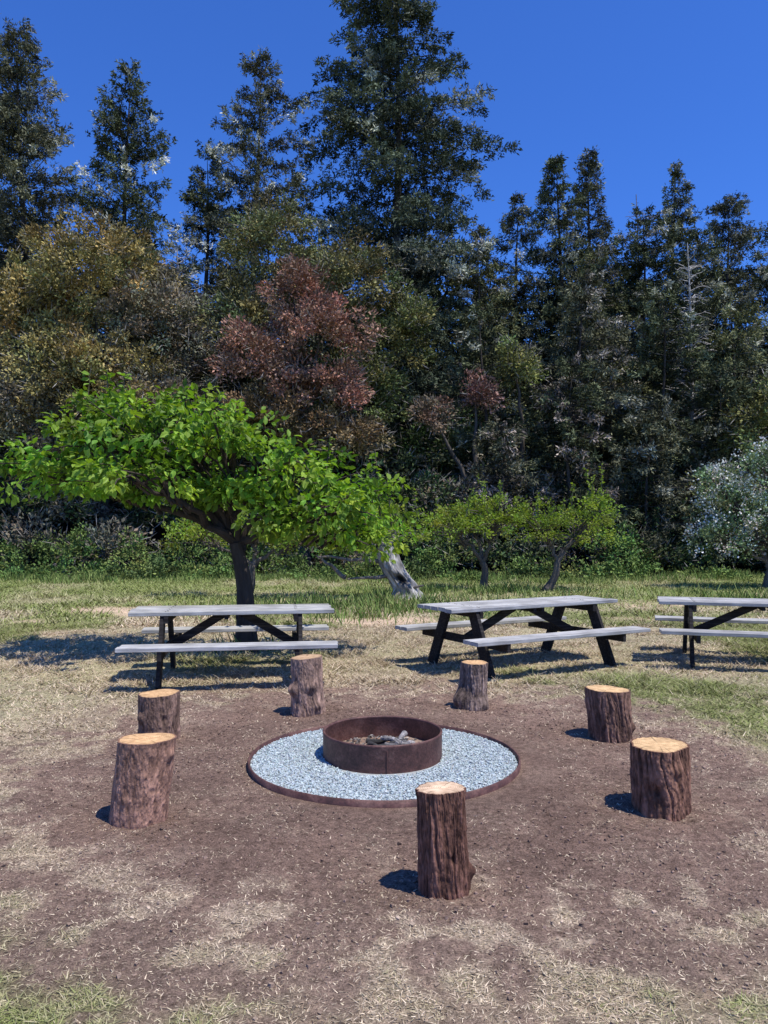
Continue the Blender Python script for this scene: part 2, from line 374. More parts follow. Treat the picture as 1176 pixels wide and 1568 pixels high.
mb.add(V.reshape(-1,3),np.stack([i+j,i+j2,i+64+j2,i+64+j],-1).reshape(-1,4),(np.array([.20,.125,.09])*(1-ac)+np.array([.42,.31,.235])*ac).reshape(-1,3))
mb.build('ash_bed',[M_clod],True,parent=pit)
n=900;r=.36*np.sqrt(rng.random(n));a=rng.uniform(0,6.28,n);S=.004+.012*rng.random(n)**3
P=np.stack([fx+r*np.cos(a),fy+r*np.sin(a),.055+S*.3],-1);g=rng.random((n,1))
stones(P,S,np.array([.05,.045,.04])*(1-g)+np.array([.4,.35,.3])*g,rng).build('ash_and_charcoal',[M_char],parent=pit)
mb=MB()
for (x0,y0,a,L,r,z0,z1,cc) in [(.05,5.50,.4,.24,.02,.07,.10,.05),(.10,5.45,-.4,.2,.018,.08,.10,.15),(.0,5.60,.1,.26,.018,.08,.09,.035),(.12,5.56,1.2,.17,.02,.08,.13,.25),(-.06,5.5,2.4,.14,.014,.07,.08,.05),(.08,5.52,2.8,.2,.018,.09,.12,.2),(.17,5.48,.2,.10,.016,.09,.1,.35),(.03,5.57,-.9,.15,.013,.09,.12,.4)]:
    u=np.linspace(-.5,.5,9);pts=np.stack([x0+u*L*math.cos(a),y0+u*L*math.sin(a),z0+(u+.5)*(z1-z0)+.006*np.sin(u*9)],-1)
    tube(mb,pts,r*(1+.25*rng.uniform(-1,1,9)),9,(cc,cc*.93,cc*.88),0,True)
mb.build('charred_logs',[M_char],False,parent=pit)
# ------------------------------------------------------------ stumps
def stump(x,y,r,H,seed,col,topcol,amp=.014,lean=(0,0),flare=.05,slant=(0,0),taper=0.,knots=(),freq=9,zstretch=1.6,ov=.05,gc=.75):
    rng=np.random.default_rng(seed)
    nt_,nz=200,90;th=np.arange(nt_)*2*math.pi/nt_;zz=np.linspace(-.05,1,nz)
    T,Zf=np.meshgrid(th,zz)
    ct,st=np.cos(T),np.sin(T)
    p=rng.uniform(0,6.28,4)
    R=r*(1+ov*np.sin(2*T+p[0])+ov*.7*np.sin(3*T+p[1])+ov*.35*np.sin(5*T+p[2]))
    R*=1+flare*(1-np.clip(Zf,0,1))**3-taper*Zf
    tw=T+.15*Zf+.3*(fbm(ct*2,st*2,Zf*3,seed+20,2)-.5)
    n=vn3(np.cos(tw)*freq*.75,np.sin(tw)*freq*.75,Zf*H/.4*zstretch,seed)
    n2=vn3(np.cos(tw)*freq*2,np.sin(tw)*freq*2,Zf*H/.4*zstretch*3,seed+1)
    n3=fbm(ct*r*90,st*r*90,Zf*H*45,seed+4,3)
    big=fbm(ct*1.6,st*1.6,Zf*2.2,seed+2,3)
    ridge=1-np.abs(2*n-1);ridge2=1-np.abs(2*n2-1)
    R=R+amp*((1-ridge**2)*1.0-.6)-amp*.6*(ridge2-.5)+r*.10*(big-.5)+.009*(n3-.5)
    kd=np.zeros_like(R)
    for (ka,kz,ks,kh) in knots:
        da=(T-ka+math.pi)%(2*math.pi)-math.pi
        g=np.exp(-((da*r)**2+((Zf-kz)*H)**2)/(ks*ks));R=R+kh*g;kd=kd+g*.5
    topz=H+slant[0]*ct*r+slant[1]*st*r
    z=Zf*H*(topz/H)
    V=np.stack([R*ct+lean[0]*Zf,R*st+lean[1]*Zf,z],-1)
    groove=(ridge**2)[...,None]
    c=np.array(col)*(1.25-gc*groove)*(.5+1.0*big[...,None])*(.75+.5*n2[...,None])*(.5+1.0*n3[...,None])*(1-.6*np.clip(kd,0,1))[...,None]
    mb=MB()
    i=np.arange(nz-1)[:,None]*nt_;j=np.arange(nt_)[None];j2=(j+1)%nt_
    mb.add(V.reshape(-1,3),np.stack([i+j,i+j2,i+nt_+j2,i+nt_+j],-1).reshape(-1,4),c.reshape(-1,3),0)
    rim=V[-1];cen=rim.mean(0);cen[2]=H
    f=np.array([1,.985,.955,.93,.92,.8,.65,.5,.35,.2,.1,.02])[:,None,None]
    W=cen+(rim-cen)*f
    W[...,2]+=(fbm(W[...,0]*30,W[...,1]*30,0,seed+5,3)-.5)*.005*(f[...,0]<.99)+np.where(f[...,0]<.94,.002,0)
    fr=f[...,0]*np.ones((1,nt_))
    wood=np.array(topcol);wc=np.where((fr>.94)[...,None],np.array(col)*.9,wood*(.82+.25*(1-fr[...,None]))*(.8+.4*fbm(W[...,0]*12,W[...,1]*12,0,seed+8,3)[...,None]))
    for q in range(5):
        a0=rng.uniform(-math.pi,math.pi);da=np.abs((T[:12]-a0+math.pi)%(2*math.pi)-math.pi)
        wc=np.where(((da<.025)&(fr>rng.uniform(.1,.6))&(fr<.93))[...,None],wood*.35,wc)
    K=len(f);i=np.arange(K-1)[:,None]*nt_
    mb.add(W.reshape(-1,3),np.stack([i+j,i+j2,i+nt_+j2,i+nt_+j],-1).reshape(-1,4),wc.reshape(-1,3),1)
    return mb.build('log_stump',[M_stump,M_cut],False,loc=(x,y,0))
W1=(.80,.52,.27);W2=(.84,.58,.31)
stump(.275,3.48,.110,.445,11,(.20,.10,.07),(.84,.63,.44),.010,(-.02,.0),.03,(0.03,-.05),-.0,((.0,.15,.03,.03),(-1.2,.35,.015,-.01)),10,1.5,.03)
stump(-1.385,4.33,.148,.44,12,(.34,.19,.13),W1,.004,(.05,0),.03,(.02,-.03),-.04,((-.2,.8,.03,.015),(-1.9,.3,.02,.01),(-1.2,.6,.015,.008)),5,1.8,.05,.3)
stump(-1.735,5.93,.155,.36,13,(.24,.15,.11),W1,.008,(.0,0),.02,(0.02,0),0.0,((-2.2,.55,.045,.03),(-1.,.5,.03,-.015)),7,1.8,.06,.6)
stump(-.68,6.86,.148,.49,14,(.34,.22,.165),(.66,.46,.28),.009,(-.01,0),.08,(0.06,0),.04,((-2.4,.45,.05,.045),(-1.2,.5,.05,.03),(-.9,.15,.05,.03)),7,1.8,.05,.6)
stump(.81,7.1,.13,.40,15,(.25,.18,.145),W1,.011,(.03,0),.30,(0,0),.0,((-2.6,.2,.07,.06),(-1.0,.1,.05,.03)),8,1.5,.06)
stump(1.765,6.02,.165,.375,16,(.21,.12,.085),W2,.010,(-.02,0),.0,(-.03,-.03),-.02,((-.4,.25,.04,.03),),8,1.5,.05)
stump(1.61,4.48,.168,.365,17,(.23,.12,.08),W2,.011,(-.01,0),.02,(.02,-.02),-.02,((-1.3,.7,.03,.02),(-2.,.4,.03,-.015)),8,1.5,.05)
# ------------------------------------------------------------ picnic tables
def boxp(mb,c,s,ry=0.,rx=0.,col=(1,1,1),bev=.005):
    hx,hy,hz=np.array(s)/2;b=bev
    pr=np.array([(-hy+b,-hz),(hy-b,-hz),(hy,-hz+b),(hy,hz-b),(hy-b,hz),(-hy+b,hz),(-hy,hz-b),(-hy,-hz+b)])
    A=np.c_[np.full(8,-hx),pr];B=np.c_[np.full(8,hx),pr];V=np.vstack([A,B])
    Q=[[k,(k+1)%8,8+(k+1)%8,8+k] for k in range(8)]
    Q+=[[0,7,6,1],[1,6,5,2],[2,5,4,3],[8,9,14,15],[9,10,13,14],[10,11,12,13]]
    cy,sy=math.cos(ry),math.sin(ry);V=np.c_[V[:,0]*cy+V[:,2]*sy,V[:,1],-V[:,0]*sy+V[:,2]*cy]
    cx,sx=math.cos(rx),math.sin(rx);V=np.c_[V[:,0],V[:,1]*cx-V[:,2]*sx,V[:,1]*sx+V[:,2]*cx]
    mb.add(V+np.array(c),Q,col)
def beam(mb,a,b,w,t,wdir,col=(1,1,1)):
    a=np.array(a,float);b=np.array(b,float);d=nrm(b-a);wd=np.array(wdir,float);wd=nrm(wd-d*np.dot(wd,d));td=np.cross(d,wd)
    V=[];
    for e in (a,b):
        for (p,q) in ((-1,-1),(1,-1),(1,1),(-1,1)): V.append(e+wd*p*w/2+td*q*t/2)
    mb.add(V,[[0,3,2,1],[4,5,6,7],[0,1,5,4],[1,2,6,5],[2,3,7,6],[3,0,4,7]],col)
def picnic_table(x,y,yaw,L,seed):
    rng=np.random.default_rng(seed)
    e=bpy.data.objects.new('picnic_table',None);e.location=(x,y,0);e.rotation_euler=(0,0,yaw);scene.collection.objects.link(e)
    m=MB()
    for k in range(5):
        g=rng.uniform(.72,1.15);boxp(m,(rng.uniform(-.014,.014),(k-2)*.149,.735),(L,.137,.042),col=(g,g,g*rng.uniform(.96,1.02)),ry=rng.normal(0,.002))
    m.build('tabletop',[M_plank],parent=e)
    for s,nm in ((-1,'bench_front'),(1,'bench_back')):
        m=MB()
        for k in (-1,1):
            g=rng.uniform(.72,1.1);boxp(m,(rng.uniform(-.01,.01),s*.73+k*.072,.43),(L+.03,.136,.042),col=(g,g,g))
        m.build(nm,[M_plank],parent=e)
    m=MB();fxx=L/2-.4
    for sx in (-1,1):
        X0=sx*fxx
        beam(m,(X0,-.86,.362),(X0,.86,.362),.09,.042,(0,0,1))
        beam(m,(X0,-.37,.672),(X0,.37,.672),.08,.042,(0,0,1))
        for sy in (-1,1):
            beam(m,(X0+sx*.045,sy*.26,.712),(X0+sx*.045,sy*.60,-.02),.15,.042,(0,1,0),(1.3,1.3,1.3))
        beam(m,(X0-sx*.03,0,.36),(sx*.10,0,.70),.09,.042,(0,0,1))
        beam(m,(sx*.06,-.34,.69),(sx*.06,.34,.69),.05,.04,(0,0,1))
    m.build('a_frame_legs',[M_frame],parent=e)
    m=MB()
    for sx in (-1,1):
        for k in range(5):
            for q in (-.03,.03):
                tube(m,[(sx*fxx+q*.3,(k-2)*.149+q,.7555),(sx*fxx+q*.3,(k-2)*.149+q,.7585)],[.009,.007],8,(2.5,2,1.8),0,True)
    m.build('carriage_bolts',[M_frame],parent=e)
picnic_table(-1.68,8.6,D2R(8),2.17,1)
picnic_table(1.66,9.35,D2R(29),2.5,2)
picnic_table(4.67,9.45,D2R(-17),2.45,3)
# ------------------------------------------------------------ conifers
def conifer(mb,x,y,H,R,seed,col,power=.62,zb=.05,dens=1.,tuft=.21,droop=.3,rise=.1,hl=(.27,.27,.20),hlf=.2,whorl=0,nb_mult=12,gap=0.,base=None,blades_n=13,tpm=9.,minb=.45,asp=.30,sp=.06):
    rng=np.random.default_rng(seed);z0=gz(np.array([x]),np.array([y]))[0] if base is None else base
    col=np.array(col);hl=np.array(hl)
    u=np.linspace(0,1,12);wob=np.stack([x+.2*np.sin(u*5+seed),y+.2*np.cos(u*4+seed),z0-.3+u*(H-z0-.3)],-1)
    tube(mb,wob,(H*.011)*(1-u)**.9+.012,8,(.085,.07,.058),1)
    h=H-z0;nb=int(h*nb_mult*dens)
    t=rng.random(nb)
    if whorl: t=np.clip((np.floor(t*whorl)+rng.normal(.5,.22,nb))/whorl,0,1)
    z=z0+zb*h+(1-zb)*h*t
    az=rng.uniform(0,2*math.pi,nb)
    prof=(1-t)**power*(.75+.25*np.minimum(1,(t+.15)*4))
    rough=.55+.9*vn3(np.cos(az)*1.3+seed,np.sin(az)*1.3,z*.45,seed)
    Lb=R*prof*rng.uniform(.6,1.15,nb)*rough+minb*rng.uniform(.4,1,nb)
    if gap>0:
        k=vn3(np.cos(az)*1.2,np.sin(az)*1.2+seed,z*.5,seed+3)>gap
        z,az,Lb,t=z[k],az[k],Lb[k],t[k];nb=len(z)
    Rz=rise+.35*t+rng.normal(0,.12,nb)
    nt_=np.maximum(5,(Lb*tpm)).astype(int);idx=np.repeat(np.arange(nb),nt_);n=len(idx)
    s=rng.uniform(.02,1,n)**.62;d=np.stack([np.cos(az),np.sin(az),np.zeros(nb)],-1)[idx];pp=np.stack([-d[:,1],d[:,0],d[:,2]],-1)
    L=Lb[idx];lat=rng.uniform(-1,1,n)*(.05+.40*(1-s)*s*2)*L*.75
    zz=z[idx]+(Rz[idx]*s-droop*s*s)*L-np.abs(lat)*.3+rng.normal(0,.10,n)
    tx=x+.2*np.sin(t*5+seed)
    P=d*(s*L)[:,None]+pp*lat[:,None];P[:,0]+=tx[idx];P[:,1]+=y;P[:,2]=zz
    bt=rng.uniform(.45,1.55,nb)[idx]*rng.uniform(.65,1.35,n)
    hm=(rng.random(nb)<hlf)[idx]&(rng.random(n)<.8)
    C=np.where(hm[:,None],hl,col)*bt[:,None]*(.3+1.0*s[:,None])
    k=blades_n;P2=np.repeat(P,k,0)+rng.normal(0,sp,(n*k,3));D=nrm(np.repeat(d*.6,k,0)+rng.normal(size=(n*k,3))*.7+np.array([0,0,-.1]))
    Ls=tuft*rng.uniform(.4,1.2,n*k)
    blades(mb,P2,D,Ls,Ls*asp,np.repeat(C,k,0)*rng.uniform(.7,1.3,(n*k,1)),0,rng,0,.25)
    d0=np.stack([np.cos(az),np.sin(az),Rz*.8-droop*.4],-1);P0=np.stack([tx,np.full(nb,y),z],-1)
    blades(mb,P0,nrm(d0),Lb*.95,.045,np.array([.12,.105,.09]),1,rng)
DG=(.093,.106,.056);DG2=(.112,.114,.069);DG3=(.13,.135,.063);BG=(.082,.098,.062)
F=[
('pine_tree',-16.9,36,24.9,3.9,dict(col=DG2,power=.5,droop=.15,rise=.3,dens=1.3)),
('pine_tree',-20.3,38,27.5,4.0,dict(col=DG2,power=.45,droop=.15,rise=.3)),
('pine_tree',-12.6,38,24.5,4.0,dict(col=DG,power=.68,droop=.12,rise=.25,hl=(.52,.52,.43),hlf=.14,dens=1.3)),
('pine_tree',-6.6,40,26.1,4.2,dict(col=DG2,power=.52,droop=.2,rise=.25,gap=.27,hl=(.42,.42,.34),hlf=.18,whorl=16,minb=.6,dens=1.15)),
('pine_tree',-9.6,41,22.1,3.2,dict(col=DG,power=.6,droop=.2,rise=.25,gap=.2,whorl=14,minb=.5)),
('fir_tree',.6,42,33.8,7.0,dict(col=BG,power=.58,droop=.36,rise=.15,dens=1.3,whorl=28,gap=.24,tuft=.26,minb=.8,sp=.08,hl=(.29,.30,.23))),
('fir_tree',9.1,40,21.0,4.2,dict(col=DG,power=.78,dens=1.3,minb=.35)),
('fir_tree',11.3,42,22.3,3.7,dict(col=DG2,power=.82,dens=1.25,minb=.35)),
('fir_tree',7.2,41,19.4,3.9,dict(col=DG2,power=.75,dens=1.25,minb=.35)),
('fir_tree',16.6,44,22.6,3.9,dict(col=DG3,power=.82,gap=.1,dens=1.2,minb=.35)),
('fir_tree',18.7,42,19.9,4.4,dict(col=DG2,power=.6,dens=1.2)),
('fir_tree',13.4,40,18.4,4.2,dict(col=DG,power=.6,hl=(.32,.31,.26),dens=1.2)),
('fir_tree',20.9,41,17.8,3.6,dict(col=DG,power=.6)),
('fir_tree',5.0,39.5,17.0,3.5,dict(col=DG3,power=.6,hl=(.34,.32,.27),hlf=.3)),
('fir_tree',15.6,38,16.4,3.6,dict(col=DG,power=.6)),
('fir_tree',10.4,37,15.4,3.4,dict(col=DG3,power=.6,hl=(.3,.28,.23),hlf=.25)),
('fir_tree',8.6,34,13.,3.4,dict(col=DG2,power=.6,hl=(.27,.245,.2),hlf=.3)),
('fir_tree',11.9,33,12.,3.,dict(col=DG,power=.6)),
('fir_tree',15.1,33.5,12.2,3.4,dict(col=DG3,power=.6)),
('fir_tree',4.4,34,11.6,2.8,dict(col=DG,power=.55)),
('fir_tree',1.6,35,13.,2.8,dict(col=BG,power=.55)),
('fir_tree',7.6,31.2,8.6,2.3,dict(col=DG,power=.5,hl=(.24,.20,.165),hlf=.3)),
('fir_tree',10.6,30.6,7.2,2.2,dict(col=DG2,power=.5)),
('fir_tree',13.6,31.4,8.6,2.4,dict(col=DG,power=.5)),
('fir_tree',4.6,30.8,5.8,1.9,dict(col=DG2,power=.45,hl=(.24,.20,.165),hlf=.3)),
]
for q,(nm,x,y,H,R,kw) in enumerate(F):
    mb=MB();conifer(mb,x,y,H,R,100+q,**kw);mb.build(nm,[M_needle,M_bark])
mb=MB()
for q,(x,y,H) in enumerate([(-29,40,20),(-25,46,22),(-21,48,19),(-15,47,20),(-10,48,18),(-4,47,19),(3,49,19),(7,48,16.5),(12,49,17.5),(16,50,17.5),(21,49,18),(25,45,16),(-27,36,15),(26,36,14)]):
    conifer(mb,x,y,H,4.0,300+q,DG,power=.55,dens=.4,tuft=.7,blades_n=5,asp=.35,sp=.15)
mb.build('distant_forest',[M_needle,M_bark])
# ------------------------------------------------------------ broadleaf
def crown(mb,ells,cols,leafL,aspect,area_d,lpc,seed,cr=.45,dead=0.,deadcol=(.30,.275,.24),flat=.2,big=False,shell=(.55,1.05),droop=.0,limb=None,mat=0,barkcol=(.07,.055,.045)):
    rng=np.random.default_rng(seed)
    for e in ells:
        c=np.array(e[:3]);r=np.array(e[3:6]);cc=cols[e[6] if len(e)>6 else 0]
        A=4*math.pi*((r[0]*r[1])**1.6/3+(r[0]*r[2])**1.6/3+(r[1]*r[2])**1.6/3)**(1/1.6)
        n=max(4,int(A*area_d));d=nrm(rng.normal(size=(n,3)));d[:,2]=np.where(d[:,2]<-.4,-d[:,2],d[:,2])
        P=c+d*r*(rng.uniform(shell[0],shell[1],(n,1)))
        if limb is not None:
            o=np.array(limb)
            for p in P:
                if rng.random()<.6:
                    a=o+(c-o)*rng.uniform(.45,1.);u=np.linspace(0,1,5)[:,None]
                    pts=a+(p-a)*u+np.array([0,0,1.])*(.12*np.linalg.norm(p-a)*np.sin(u*math.pi))+rng.normal(0,.03,(5,3))
                    tube(mb,pts,np.linspace(.02,.006,5)*(2 if r[0]>1.6 else 1),4,barkcol,1)
        k=lpc;m=n*k
        off=nrm(rng.normal(size=(m,3)))*(np.repeat(cr*rng.uniform(.55,1.25,(n,1)),k,0)*rng.random((m,1))**.45)*np.array([1,1,.75])
        dd=np.repeat(d,k,0);D=nrm(dd*.5+off/cr*.7+rng.normal(size=(m,3))*.5+np.array([0,0,-droop]))
        PP=np.repeat(P,k,0)+off
        tint=np.repeat(rng.uniform(.5,1.45,(n,1)),k,0)*rng.uniform(.65,1.35,(m,1))
        C=np.array(cc)*tint
        hue=np.repeat(rng.normal(0,.12,(n,1)),k,0);C[:,0:1]*=1+hue
        Ls=leafL*rng.uniform(.6,1.2,m)
        if dead>0:
            kk=rng.random(m)<dead
            blades(mb,PP[kk],D[kk],Ls[kk]*2.6,Ls[kk]*.15,np.array(deadcol)*rng.uniform(.6,1.3,(kk.sum(),1)),mat,rng)
            kk=~kk;PP,D,Ls,C=PP[kk],D[kk],Ls[kk],C[kk]
        if big: leaves(mb,PP,D,Ls,Ls*aspect,C,mat,rng)
        else: blades(mb,PP,D,Ls,Ls*aspect,C,mat,rng,.15,flat)
def limbs(mb,base,fork,ells,r0,r1,col,seed,lift=1.):
    rng=np.random.default_rng(seed);base=np.array(base,float);fork=np.array(fork,float)
    u=np.linspace(0,1,8)[:,None];pts=base+(fork-base)*u+np.c_[.04*np.sin(u*5+seed),.04*np.cos(u*4),u*0]
    rad=r0*(1-u[:,0])+r1*u[:,0];rad[0]*=1.35;rad[1]*=1.12
    tube(mb,pts,rad,12,col,1)
    for e in ells:
        c=np.array(e[:3]);u=np.linspace(0,1,9)[:,None]
        pts=fork+(c-fork)*u+np.array([0,0,1.])*.15*lift*np.linalg.norm(c-fork)*np.sin(u*math.pi)*rng.uniform(.2,1)+rng.normal(0,.05,(9,3))*np.sin(u*math.pi)
        pts[0]=fork-(pts[1]-fork)*.4
        tube(mb,pts,np.linspace(r1*.75,r1*.16,9),8,col,1)
OL=(.31,.26,.10);OL2=(.22,.21,.09);RD=(.33,.185,.13);GR=(.17,.19,.07)
def forest_tree(name,base,ells,cols,seed,**k):
    mb=MB();limbs(mb,(base[0],base[1],gz(np.array([base[0]]),np.array([base[1]]))[0]-.2),(base[0],base[1],base[2]),ells,.32,.18,(.11,.095,.08),seed)
    crown(mb,ells,cols,seed=seed,**k);mb.build(name,[M_broad,M_bark])
kw=dict(leafL=.165,aspect=.55,area_d=1.5,lpc=120,cr=.55,dead=.10,flat=.3,shell=(.45,1.12))
forest_tree('oak_tree',(-12,33,4),[(-12.2,32.5,11.9,3.2,2.6,2.5,0),(-14.6,32,9.6,3.2,2.6,2.8,0),(-9.6,32.5,9.2,2.3,2.3,3.,1),(-12,31,7,3.4,2.2,2.6,0),(-15.5,31,5.6,3,2,2.6,1),(-9.,31,5.4,2.4,2,2.5,1)],[OL,(.23,.20,.13)],401,**kw)
forest_tree('olive_oak_tree',(-3,34.5,4),[(-4.9,34,13.2,2.2,2,2.7,0),(-1.5,34,12.2,1.9,2,2.2,0),(.2,34,9.6,2.2,2,2.6,1),(-6.,33.5,9.8,1.8,2,2.6,0),(-1.,33,7,2.4,2,2.3,1)],[OL2,GR],402,**kw)
forest_tree('copper_plum_tree',(-3.4,32,3),[(-3.7,31.5,11.2,1.2,1.4,1.3),(-2.6,31,9.3,2.1,1.7,1.6),(-5.1,31,8.2,1.8,1.6,1.6),(-2.5,30.8,7.0,1.9,1.6,1.3),(-4.9,30.6,5.9,1.9,1.5,1.3,1),(-1.7,30.6,5.2,1.6,1.4,1.1,1)],[RD,(.27,.19,.095)],403,**kw)
forest_tree('copper_plum_tree',(3.8,32,3),[(3.8,32,7.2,.8,.8,1.0),(2.0,31.5,6.1,.8,1,.9,1)],[(.25,.14,.11),(.2,.15,.10)],404,**kw)
forest_tree('oak_tree',(6.,33,2.5),[(5.6,32.5,8.4,1.0,1,1.2,0)],[(.20,.21,.07)],405,**kw)
forest_tree('oak_tree',(16,31,2.5),[(15.6,31,5.4,2.2,2,2.0,0),(18.2,31,5.2,2.6,2,2.6,0),(13.0,29.6,2.6,1.4,1.2,1.4,0)],[(.20,.21,.075)],406,**kw)
ells=[];rng=np.random.default_rng(55)
cols=[(.075,.11,.04),(.105,.135,.046),(.15,.135,.095),(.055,.075,.036)]
for xx in np.arange(-24,25,1.5):
    ells.append((xx+rng.normal(0,.3),29.6+rng.normal(0,.6),.6,1.3,1.1,rng.uniform(.5,1.7),rng.integers(4)))
    ells.append((xx+rng.normal(0,.3),31.6+rng.normal(0,.5),2.4,1.5,1.2,rng.uniform(1.,2.2),rng.integers(4)))
    if xx<4: ells.append((xx+rng.normal(0,.3),33.5+rng.normal(0,.4),5.0,1.8,1.3,rng.uniform(1.4,2.2),rng.integers(4)))
mb=MB();crown(mb,ells,cols,leafL=.19,aspect=.55,area_d=1.1,lpc=52,seed=56,cr=.6,dead=.16,shell=(.4,1.15));mb.build('forest_undergrowth',[M_broad,M_bark])
ells=[]
for xx in np.arange(-18,20,.8):
    ey_=float(edge_y(xx));hh=rng.uniform(.15,.7)*(1.3 if xx<-3 else 1.)
    if rng.random()<.25 and xx>-3: continue
    ells.append((xx+rng.normal(0,.3),ey_+.7+rng.normal(0,.5),.05,rng.uniform(.5,1.1),.7,hh,rng.integers(3)))
    if rng.random()<.5: ells.append((xx+rng.normal(0,.4),ey_+2.+rng.normal(0,.4),.5,rng.uniform(.6,1.1),.7,rng.uniform(.5,1.3),rng.integers(3)))
mb=MB();crown(mb,ells,[(.14,.21,.06),(.18,.24,.07),(.10,.14,.05)],leafL=.13,aspect=.5,area_d=3,lpc=42,seed=57,cr=.33,shell=(.5,1.2));mb.build('bramble_thicket',[M_broad,M_bark])
def snag(x,y,z0,H,seed,col,R=1.6):
    rng=np.random.default_rng(seed);mb=MB();u=np.linspace(0,1,14)
    tr=np.stack([x+.25*np.sin(u*3),y+0*u,z0+(H-z0)*u],-1);tube(mb,tr,.11*(1-u)+.02,8,col,0)
    for q in range(130):
        k=rng.uniform(.4,.95);p=np.array([np.interp(k,u,tr[:,0]),y,np.interp(k,u,tr[:,2])]);a=rng.uniform(0,6.28);L=R*(1.15-k)*rng.uniform(.6,1.6)+.2
        v=np.linspace(0,1,6)[:,None];d=np.array([math.cos(a),math.sin(a),rng.uniform(.1,1.)])
        pts=p+d*L*v+np.array([0,0,-.35*L])*v*v+rng.normal(0,.06,(6,3))*v;tube(mb,pts,np.linspace(.025,.008,6),4,col,0)
    mb.build('dead_tree',[M_bark])
snag(14.0,35.6,1,15.0,1,(.50,.47,.43),1.6);snag(13.4,41,1,19.6,2,(.25,.22,.19),1.4)
snag(-10.,37.,1,15.5,3,(.4,.37,.34),2.2)
# ------------------------------------------------------------ foreground green tree
LG=(.20,.32,.04)
e0=[(-4.6,11.3,2.3,1.0,1.3,.5),(-3.9,11.2,2.85,1.15,1.4,.6),(-2.9,11.3,2.95,1.0,1.3,.62),(-2.25,10.9,2.7,.8,1.1,.55),(-1.35,11.3,2.35,.9,1.2,.58),(-.55,11.4,1.9,.8,1.1,.55),(-4.1,11.6,3.35,.5,.5,.35),(-3.4,10.3,2.3,.9,.8,.4),
 (-2.2,11.0,2.0,.6,.9,.4),(-1.3,11.2,1.7,.8,1.,.4),(-3.1,11.6,2.2,.8,.8,.4),(-.3,11.4,1.4,.6,.8,.4)]
ells=[(a*.9,b*.9,.16+c*.9,d*.9,e_*.9,f*.9) for (a,b,c,d,e_,f) in e0]
mb=MB();limbs(mb,(-1.8,10.35,-.05),(-1.98,10.35,1.45),ells[:8],.15,.085,(.06,.048,.04),501,.5)
crown(mb,ells,[LG],leafL=.116,aspect=.58,area_d=5.2,lpc=27,seed=502,cr=.195,big=True,shell=(.3,1.2),droop=.45,limb=(-1.98,10.35,1.5),barkcol=(.07,.055,.045))
rng=np.random.default_rng(503)
for (sx,sz,h) in [(-4.0,3.25,.5),(-3.7,3.4,.4),(-3.5,3.3,.45),(-3.0,3.2,.35),(-1.9,2.9,.5),(-2.15,3.1,.4),(-.05,2.1,.6),(-.8,2.5,.45),(-1.35,2.55,.35),(-4.75,2.3,.35),(-2.6,3.2,.3),(-4.3,2.9,.4),(.1,1.95,.4)]:
    v=np.linspace(0,1,6);pts=np.stack([sx+.1*v*rng.normal(),10.3+.1*v,sz-.3+(h+.3)*v],-1);tube(mb,pts,np.linspace(.012,.004,6),4,(.12,.1,.06),1)
    n=int(26*h/.5);t=rng.random(n);P=np.stack([np.interp(t,v,pts[:,0]),np.interp(t,v,pts[:,1]),np.interp(t,v,pts[:,2])],-1)
    a=rng.uniform(0,6.28,n);D=nrm(np.stack([np.cos(a),np.sin(a),rng.uniform(-.4,.5,n)],-1));Ls=rng.uniform(.08,.14,n)
    leaves(mb,P,D,Ls,Ls*.6,np.array(LG)*rng.uniform(.7,1.3,(n,1)),0,rng)
mb.build('walnut_tree',[M_green,M_bark])
# ------------------------------------------------------------ small apple trees behind
AG=(.23,.30,.05)
def apple(base,fork,ells,seed,r0=.12,bark=(.13,.11,.09),lpc=48,shoots=8,name='apple_tree',col=AG,leafL=.085,ad=3.8):
    mb=MB();limbs(mb,base,fork,ells,r0,r0*.7,bark,seed)
    crown(mb,ells,[col],leafL=leafL,aspect=.6,area_d=ad,lpc=lpc,seed=seed,cr=.26,shell=(.3,1.2),limb=fork,flat=.4,barkcol=bark)
    rng=np.random.default_rng(seed+1)
    for q in range(shoots):
        e=ells[rng.integers(len(ells))];sx=e[0]+rng.uniform(-.8,.8)*e[3];sy=e[1]+rng.uniform(-.5,.5)*e[4];sz=e[2]+e[5]*.6;h=rng.uniform(.4,1.1)
        v=np.linspace(0,1,5);pts=np.stack([sx+.15*v*rng.normal(),sy+0*v,sz+h*v],-1);tube(mb,pts,np.linspace(.015,.005,5),4,bark,1)
        n=int(45*h);t=rng.random(n);P=pts[0]+(pts[-1]-pts[0])*t[:,None];D=nrm(rng.normal(size=(n,3)));blades(mb,P,D,leafL*1.2,leafL*.7,np.array(col)*rng.uniform(.7,1.3,(n,1)),0,rng)
    mb.build(name,[M_green,M_bark])
apple((2.85,21.5,0),(2.75,21.5,.75),[(1.8,21.4,1.6,1.2,1.2,.65),(3.1,21.3,1.75,1.2,1.2,.7),(2.5,22,2.1,.9,.9,.4)],601)
apple((4.45,20.8,0),(4.7,20.8,.8),[(4.3,20.8,1.6,1.1,1.1,.65),(5.4,20.8,1.6,.9,1.1,.65),(5.9,20.9,2.2,.4,.5,.45)],602)
apple((-3.4,19,0),(-3.2,19,.8),[(-4.6,19,1.4,.9,1,.5),(-3.2,19,1.5,1.1,1,.5),(-2,19,1.35,.8,1,.45)],603,shoots=3)
mb=MB();rng=np.random.default_rng(71)
u=np.linspace(0,1,40);pc=np.stack([.58-.55*u+.06*np.sin(u*7),18.8+0*u,-.1+1.35*u],-1)
nn=48;th=np.arange(nn)*2*math.pi/nn
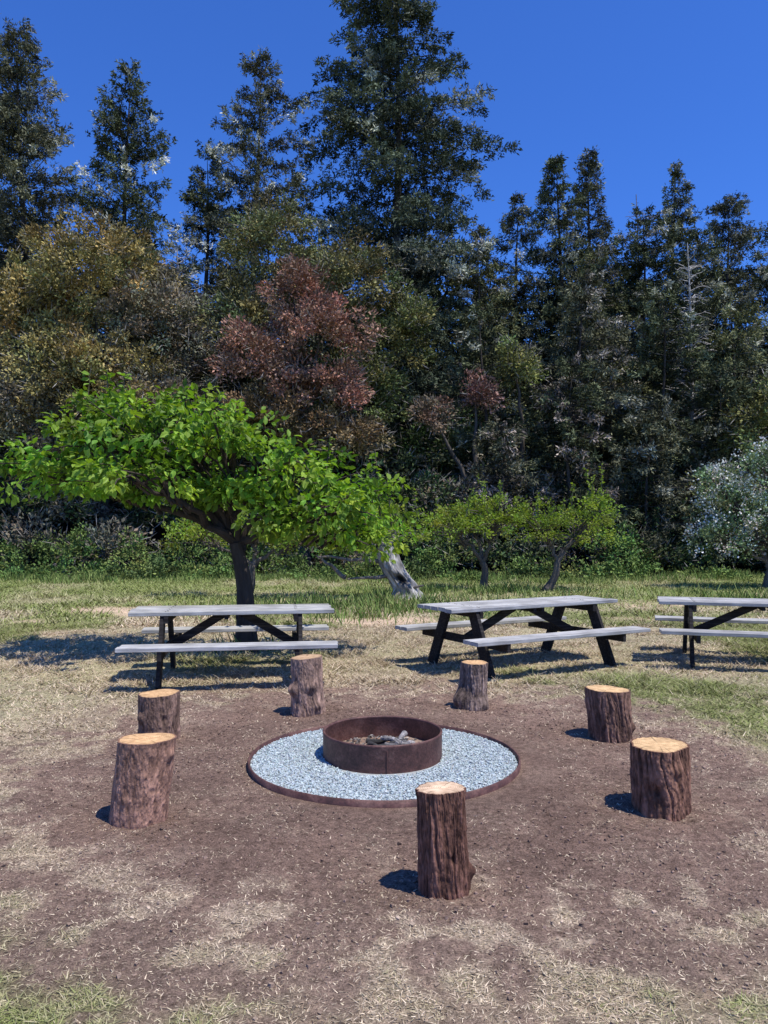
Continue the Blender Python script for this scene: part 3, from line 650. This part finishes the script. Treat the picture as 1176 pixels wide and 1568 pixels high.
rad=(.34-.11*u+.18*np.exp(-(u/.12)**2))[:,None]*(1+.45*(fbm(np.cos(th)[None]*2.2,np.sin(th)[None]*2.2,u[:,None]*3,72,4)-.5)*2)
V=pc[:,None]+np.stack([rad*np.cos(th),rad*np.sin(th),np.zeros_like(rad)],-1)
n1=fbm(np.cos(th)[None]*4,np.sin(th)[None]*4,u[:,None]*6,73,4)[...,None]
C=np.array([.50,.47,.43])*(.05+1.6*n1**1.3)
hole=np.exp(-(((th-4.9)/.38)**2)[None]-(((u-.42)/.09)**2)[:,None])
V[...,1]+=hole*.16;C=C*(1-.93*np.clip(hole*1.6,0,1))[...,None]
i=np.arange(39)[:,None]*nn;j=np.arange(nn)[None];j2=(j+1)%nn
mb.add(V.reshape(-1,3),np.stack([i+j,i+j2,i+nn+j2,i+nn+j],-1).reshape(-1,4),C.reshape(-1,3),1)
tip=pc[-1];ells=[(-1.9,18.6,1.5,1.1,1.1,.55),(-.7,18.6,1.65,.9,1,.6),(.3,18.8,1.65,.7,.9,.5)]
limbs(mb,pc[-3],tip,ells,.14,.1,(.3,.27,.24),74)
for (a,b) in [((.45,18.7,.1),(.95,18.5,.35)),((.2,18.8,.5),(-.9,18.4,.5)),((-.9,18.4,.5),(-1.6,18.4,1.1)),((0,18.8,.9),(-1.6,18.3,1.0)),((.5,18.7,.15),(.15,18.2,.0))]:
    u=np.linspace(0,1,7)[:,None];a=np.array(a);b=np.array(b);pts=a+(b-a)*u+rng.normal(0,.03,(7,3));tube(mb,pts,np.linspace(.06,.02,7),7,(.17,.15,.13),1)
crown(mb,ells,[AG],leafL=.1,aspect=.6,area_d=3.4,lpc=48,seed=75,cr=.28,shell=(.3,1.15),limb=tip,barkcol=(.2,.18,.16),flat=.4,dead=.04)
mb.build('old_apple_tree',[M_green,M_bark])
ells=[(10.0,22,2.0,1.1,1.,1.1),(11.2,22,3.0,1.2,1,1.2),(12.4,22,2.4,1.2,1,1.4),(11,21.5,1.3,1.5,1,.8),(9.5,22,2.9,.6,.6,.7),(9.6,21.8,1.3,.9,.8,.7)]
mb=MB();limbs(mb,(11,22,-.05),(11,22,.7),ells,.12,.08,(.15,.13,.11),801)
crown(mb,ells,[(.19,.25,.115)],leafL=.11,aspect=.5,area_d=3.5,lpc=42,seed=802,cr=.3,limb=(11,22,.7))
crown(mb,ells,[(.64,.65,.57)],leafL=.07,aspect=.8,area_d=3.6,lpc=24,seed=803,cr=.28,shell=(.7,1.15))
mb.build('blossoming_shrub',[M_broad,M_bark])
print('VERTS',sum(len(o.data.vertices) for o in scene.objects if o.type=='MESH'))
